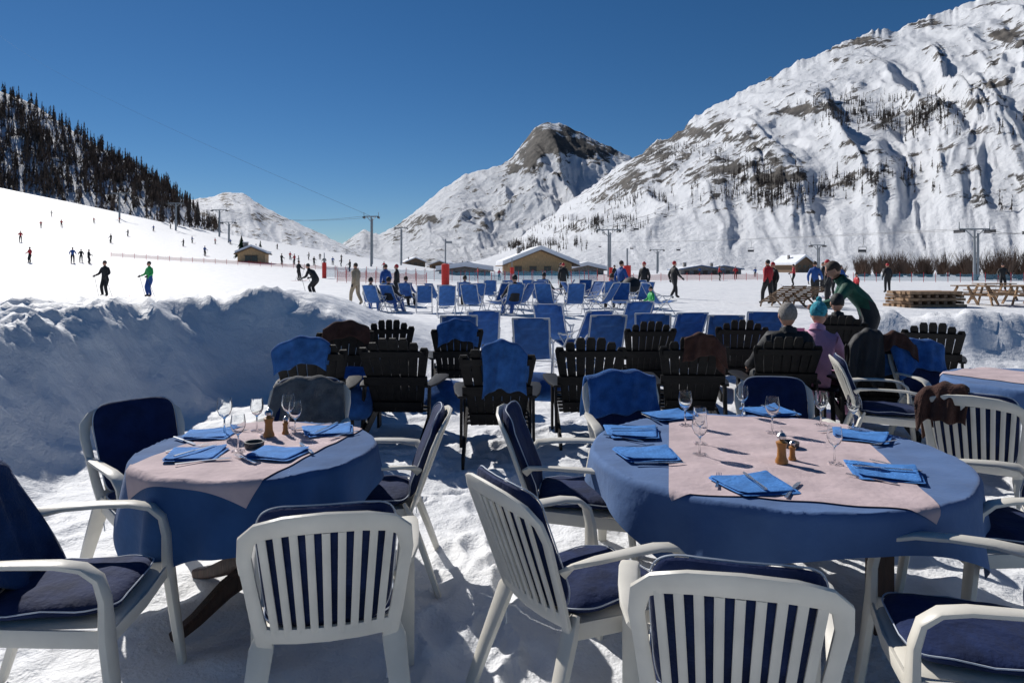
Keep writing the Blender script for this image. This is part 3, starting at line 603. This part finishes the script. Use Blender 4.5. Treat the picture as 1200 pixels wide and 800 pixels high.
st=MB(); st.pad(lambda a,b,c:(a*.22,b*.2,.40+.02*c),'black',24,6,.5,.4)
for sx in(-1,1):
    for sy in (-1,1): st.beam((sx*.16,sy*.14,.40),(sx*.18,sy*.16,0),.035,.035,(1,0,0),'black')
put('stool',st.mesh('stool'),(3.2,7.1,gz1(3.2,7.1)),-.7)
seated=P('person_sit_far',sit,'c_black','c_blue',hat='c_black'); seated2=P('person_sit_far2',sit,'c_blue','c_black',hat='hair_b')
for px,Y,mm in ((460,24,seated),(436,24.5,seated),(478,28,seated2),(640,28,seated),(545,28,seated2),(716,24,seated2),(600,21,seated)):
    x,y,z=place(px,Y); rz=random.uniform(-.4,.4); put('deck_chair',DECK,(x,y,z),rz,.95); put('seated_person',mm,(x,y,z-.03),rz)
x,y,r=AP[12]; put('seated_person',seated,(x,y,gz1(x,y)),r)
for px,Y,mm,sc in ((657,45,skier_b,1),(763,18,skier_g,.55),(953,33,skier_bl,.8),(975,34,skier_r,.85),(965,40,skier_b,1),(985,40,skier_bl,.9),(930,55,skier_r,1),(1004,31,skier_r,.7),(1175,45,skier_b,1),(843,80,skier_r,1),(862,95,skier_r,1),(720,60,skier_b,1),(350,60,skier_b,1)):
    who('skier',mm,px,Y,random.uniform(-3,3),sc)
for px,Y in [(35,75),(85,78),(95,80),(104,79),(24,110),(48,150),(72,160),(130,130),(150,160),(215,150),(240,120),(252,180),(340,140),(350,120),(362,150),(375,160),(390,130),(400,170),(325,200),(180,200),(140,210),(110,190),(200,230),(60,190),(410,100),(380,110),(450,120),(560,110),(585,90),(700,130),(820,150),(885,120),(330,110),(345,115),(368,118),(400,125),(300,170),(270,190),(225,170)]:
    who('skier',random.choice([skier_b,skier_r,skier_bl,skier_b]),px,Y,random.uniform(-3,3),random.uniform(.85,1.05))
# ------------------------------------------------------------ structures
def house(name,px,Y,w,d,h,rh,wall,rz=0,win=4,snow=.35,roofk='oldwood',over=.8,flr=2):
    x,y,z=place(px,Y); T=empty(name,(x,y,z-.3),rz)
    mb=MB(); mb.add([(-w/2,-d/2,0),(w/2,-d/2,0),(w/2,-d/2,h),(0,-d/2,h+rh),(-w/2,-d/2,h),(-w/2,d/2,0),(w/2,d/2,0),(w/2,d/2,h),(0,d/2,h+rh),(-w/2,d/2,h)],[(0,1,2,3,4),(9,8,7,6,5),(0,4,9,5),(1,6,7,2)],wall); put('walls',mb.mesh('walls',0),parent=T)
    mb=MB(); sl=rh/(w/2); W2=w/2+over
    for lo,hi,k in ((.02,.2,roofk),(.203,.2+snow,'roofsnow')):
        for s in (-1,1):
            e=0 if k==roofk else .12; a=(0,h+rh);b=(s*(W2-e),h+rh-sl*(W2-e)); y0,y1=-d/2-over+e,d/2+over-e
            mb.add([(a[0],y0,a[1]+lo),(b[0],y0,b[1]+lo),(b[0],y0,b[1]+hi),(a[0],y0,a[1]+hi),(a[0],y1,a[1]+lo),(b[0],y1,b[1]+lo),(b[0],y1,b[1]+hi),(a[0],y1,a[1]+hi)],[(0,1,2,3),(7,6,5,4),(1,5,6,2),(3,2,6,7),(0,4,5,1)],k)
    put('roof',mb.mesh('roof',0),parent=T)
    mb=MB()
    for fl in range(flr):
        for i in range(win):
            wx=(i-(win-1)/2)*w/(win+.3); wz=h*(fl+.52)/flr; ww=w/win*.45; wh=h/flr*.5
            mb.box((wx,-d/2-.02,wz),(ww,.1,wh),'window'); mb.box((wx,-d/2-.05,wz+wh/2+.06),(ww+.2,.12,.12),'oldwood'); mb.box((wx,-d/2-.05,wz-wh/2-.06),(ww+.2,.12,.12),'oldwood'); mb.box((wx,-d/2-.085,wz),(.07,.04,wh-.01),'oldwood')
    put('windows',mb.mesh('windows',0),parent=T)
    mb=MB(); mb.box((-w*.28,-d/2+d*.5,h+rh),(.7,.7,1.8),'stone'); mb.box((-w*.28,0,h+rh+.97),(.9,.9,.12),'roofsnow')
    put('chimney',mb.mesh('chimney',0),parent=T)
house('chalet_restaurant',628,150,13.5,12,2.8,2.7,'chalet',.12,4,.9,flr=1,over=1.5)
house('wooden_hut',297,112,4.2,4,1.7,.9,'chalet',.2,1,.35,flr=1,over=.5)
house('service_building',815,170,10,7,1.6,.8,'stone',.1,4,.1,'blueroof',flr=1); house('service_building',845,185,9,7,1.6,.8,'stone',-.1,4,.1,'blueroof',flr=1)
house('service_building',545,150,11,7,1.2,.8,'stone',.05,5,1.0,flr=1); house('service_building',685,168,8,8,1.4,.9,'stone',.05,3,.9,flr=1)
for px,Y,w in ((485,460,13),(520,480,16),(548,440,12),(930,260,8)): house('alpine_chalet',px,Y,w,12,3.4,2.6,'oldwood',random.uniform(-.4,.4),3,.8)
def pylon(px,Y,h,arm=3.2,base=.35,k='galv',arms=1):
    x,y,z=place(px,Y); mb=MB(); mb.tube([(0,0,-.3),(0,0,h)],[base,base*.6],k,10)
    for a in range(arms):
        zz=h-a*1.5; mb.beam((-arm,0,zz),(arm,0,zz),.3*base/.35,.3*base/.35,(0,0,1),k)
        for s in(-1,1):
            mb.beam((s*arm,-1,zz-.35),(s*arm,1,zz-.35),.15,.25,(0,0,1),'dark')
            for q in (-.8,-.27,.27,.8): mb.lathe([(.01,-.06),(.2,-.06),(.2,.06),(.01,.06)],'dark',8,(s*arm,q,zz-.15))
            mb.tube([(s*arm,0,zz),(s*arm,0,zz+.9)],.06,k,5); mb.tube([(s*arm*.6,0,zz-.1),(0,0,zz-1.2)],.07,k,5)
    mb.beam((.3,-.2,.5),(.3,-.2,h-.5),.04,.3,(1,0,0),k)
    put('ski_lift_pylon',mb.mesh('pylon'),(x,y,z)); return V(x,y,z+h)
P1=pylon(1142,85,6.4,1.9,.2); P2=pylon(713,120,8.3,2.0,.22); P3=pylon(435,150,11,1.6,.25); P4=pylon(470,220,12,2,.3); P5=pylon(257,230,9,2.5,.3); P6=pylon(206,225,9,2.5,.3); P7=pylon(140,230,8.5,3,.3); P8=pylon(268,200,6,2,.25); P9=pylon(770,200,7,2,.25); P10=pylon(958,160,7,1.6,.2); P11=pylon(1225,80,6,1.9,.2)
def cable(name,a,b,sag,r=.03,off=(0,0,0)):
    a=Vector(a)+Vector(off); b=Vector(b)+Vector(off); mb=MB()
    mb.tube([a.lerp(b,i/16)-V(0,0,sag*4*(i/16)*(1-i/16)) for i in range(17)],r,'dark',4); put(name,mb.mesh(name),(0,0,0))
cable('lift_cable',P3,V(-700,900,330),10,.035)
LEND=V(30,600,30)
for o in (-2,2):
    cable('lift_cable',P2,V(380,1300,160),6,.04,(o,0,0)); cable('lift_cable',P1,P11,.5,.025,(0,o*.5,0)); cable('lift_cable',P7,P6,1,.03,(o,0,0)); cable('lift_cable',P6,P5,1,.03,(o,0,0)); cable('lift_cable',P1,LEND,3,.025,(o,0,0)); cable('lift_cable',P5,P3,2,.03,(o,0,0))
mb=MB(); mb.tube([(0,0,0),(.15,0,-1),(0,0,-2)],.03,'dark',5); mb.box((0,0,-2.9),(1.3,.5,.06),'dark'); mb.box((0,.27,-2.6),(1.3,.05,.4),'dark'); mb.tube([(-.65,0,-2),(.65,0,-2)],.03,'dark',5)
for s in(-1,1): mb.tube([(s*.65,0,-2),(s*.65,.25,-2.9)],.03,'dark',5)
LS=mb.mesh('chairlift_seat')
for A,B,sg,n,o in ((P1,LEND,3,8,2),(P2,V(380,1300,160),6,9,-2)):
    for i in range(1,n):
        f=(i/n)**1.4; put('chairlift_seat',LS,A.lerp(B,f)+V(o,0,-sg*4*f*(1-f)),random.uniform(-.3,.3))
x,y,z=place(522,62); mb=MB(); mb.tube([(0,0,-.2),(0,0,4.2)],.07,'galv',8); mb.tube([(0,0,0),(0,0,1.9)],.36,'red',14); mb.tube([(0,0,1.9),(0,0,1.96)],[.36,.2],'red',14); mb.box((.3,0,3.9),(.6,.15,.2),'galv'); put('padded_lamp_post',mb.mesh('post'),(x,y,z))
for px,Y in ((600,75),(716,80),(380,70),(735,40)):
    x,y,z=place(px,Y); mb=MB(); mb.tube([(0,0,-.2),(0,0,2.6)],.05,'galv',6); mb.tube([(0,0,0),(0,0,1.6)],.22,'red',12); put('padded_post',mb.mesh('post'),(x,y,z))
def fence(px0,Y0,px1,Y1,n,k,h=1.1):
    mb=MB(); a=V((px0-600)/800*Y0,Y0,0); b=V((px1-600)/800*Y1,Y1,0)
    def pt(f): p=a.lerp(b,f); p.z=gz1(p.x,p.y); return p
    for i in range(n+1): p=pt(i/n); mb.tube([p-V(0,0,.1),p+V(0,0,h+.25)],.025,'c_red',5)
    mb.grid(lambda u,v:pt(u)+V(0,.02,.12+v*h*(1-.12*abs(math.sin(u*n*math.pi)))),n*4,2,k); put('safety_net_fence',mb.mesh('fence'))
fence(380,70,560,80,16,'net_b'); fence(545,85,700,90,14,'net_b'); fence(130,95,420,100,22,'net_r',.5); fence(690,70,900,85,14,'net_r',.7); fence(395,58,500,55,9,'net_r',.9); fence(1000,75,1200,70,14,'net_b',.8); fence(560,60,700,62,9,'net_b',1.0)
x,y,z=place(1083,25.5); mb=MB()
for l in range(5):
    for i in range(7):
        if l%2==0: mb.beam((-1.1+random.uniform(-.1,.1),-.6+i*.2,.06+l*.12),(1.1+random.uniform(-.15,.15),-.6+i*.2,.06+l*.12),.17,.1,(0,0,1),'timber')
        else: mb.beam((-1+i*.33,-.7,.06+l*.12),(-1+i*.33,.7,.06+l*.12),.12,.1,(0,0,1),'oldwood')
put('timber_stack',mb.mesh('timber',0),(x,y,z),.1)
mb=MB()
for i in range(5): mb.beam((-.8,-.3+i*.15,.74),(.8,-.3+i*.15,.74),.13,.04,(0,0,1),'timber')
for s in(-1,1):
    for i in range(2): mb.beam((-.8,s*(.68+i*.14),.44),(.8,s*(.68+i*.14),.44),.12,.04,(0,0,1),'timber')
    mb.beam((s*.6,-.75,.38),(s*.6,.75,.38),.08,.05,(0,0,1),'timber'); mb.beam((s*.6,-.6,0),(s*.6,-.2,.71),.08,.05,(1,0,0),'timber'); mb.beam((s*.6,.6,0),(s*.6,.2,.71),.08,.05,(1,0,0),'timber')
PT=mb.mesh('picnic_table',0)
for px,Y,r in ((1140,27,.4),(1175,26,-.2),(1205,27,.3),(1165,31,.1)): x,y,z=place(px,Y); put('picnic_table',PT,(x,y,z),r)
mb=MB()
for i in range(8): a=i/7; mb.beam((-.28,-.5+a,.75-.55*a),(.28,-.5+a,.75-.55*a),.1,.02,(0,.5,1),'oldwood')
for s in(-1,1): mb.beam((s*.3,-.5,.76),(s*.3,.5,.2),.05,.03,(1,0,0),'oldwood'); mb.beam((s*.3,-.5,0),(s*.3,.1,.5),.05,.03,(1,0,0),'oldwood'); mb.beam((s*.3,.5,.2),(s*.3,.55,0),.05,.03,(1,0,0),'oldwood')
WL=mb.mesh('wooden_lounger',0)
for px,Y in ((912,25),(925,25.3),(938,25),(950,25.6)): x,y,z=place(px,Y); put('wooden_lounger',WL,(x,y,z),.5)
x,y,z=place(740,25); mb=MB(); mb.lathe([(.05,.55),(.3,.6),(.42,.75),(.45,.88),(.46,.9),(.45,.92),(.40,1.08),(.28,1.22),(.1,1.3),(.01,1.3)],'c_black',20)
for i in range(3): a=i*2.1; mb.tube([(.25*math.cos(a),.25*math.sin(a),.62),(.45*math.cos(a),.45*math.sin(a),0)],.025,'dark',6)
mb.tube([(-.08,0,1.3),(-.06,0,1.36),(.06,0,1.36),(.08,0,1.3)],.014,'dark',6); put('kettle_barbecue',mb.mesh('bbq'),(x,y,z),0,.85)
# ------------------------------------------------------------ light, sky, camera
az=math.radians(-38); el=math.radians(36)
w=bpy.data.worlds.new('World'); bpy.context.scene.world=w; w.use_nodes=True; nt=w.node_tree; bg=nt.nodes['Background']
sky=nt.nodes.new('ShaderNodeTexSky'); sky.sky_type='NISHITA'; sky.sun_disc=False; sky.sun_elevation=el; sky.sun_rotation=az; sky.altitude=2300; sky.air_density=1.0; sky.dust_density=0.1; sky.ozone_density=4.8
hs=nt.nodes.new('ShaderNodeHueSaturation'); hs.inputs['Saturation'].default_value=1.2
nt.links.new(sky.outputs[0],hs.inputs['Color']); nt.links.new(hs.outputs[0],bg.inputs[0]); bg.inputs[1].default_value=.058
sl=bpy.data.lights.new('sun','SUN'); sl.energy=4.8; sl.angle=math.radians(.5); sl.color=(1,.96,.9)
so=bpy.data.objects.new('sun',sl); bpy.context.scene.collection.objects.link(so)
d=V(math.sin(az)*math.cos(el),math.cos(az)*math.cos(el),math.sin(el)); so.rotation_euler=d.to_track_quat('Z','Y').to_euler()
cam=bpy.data.cameras.new('camera'); co=bpy.data.objects.new('camera',cam); bpy.context.scene.collection.objects.link(co)
co.location=(0,0,H); co.rotation_euler=(math.pi/2,0,0); cam.lens=24; cam.sensor_width=36; cam.shift_y=-85/1200; cam.clip_end=20000; cam.clip_start=.05
s=bpy.context.scene; s.camera=co; s.view_settings.view_transform='Standard'; s.view_settings.look='None'; s.view_settings.exposure=0
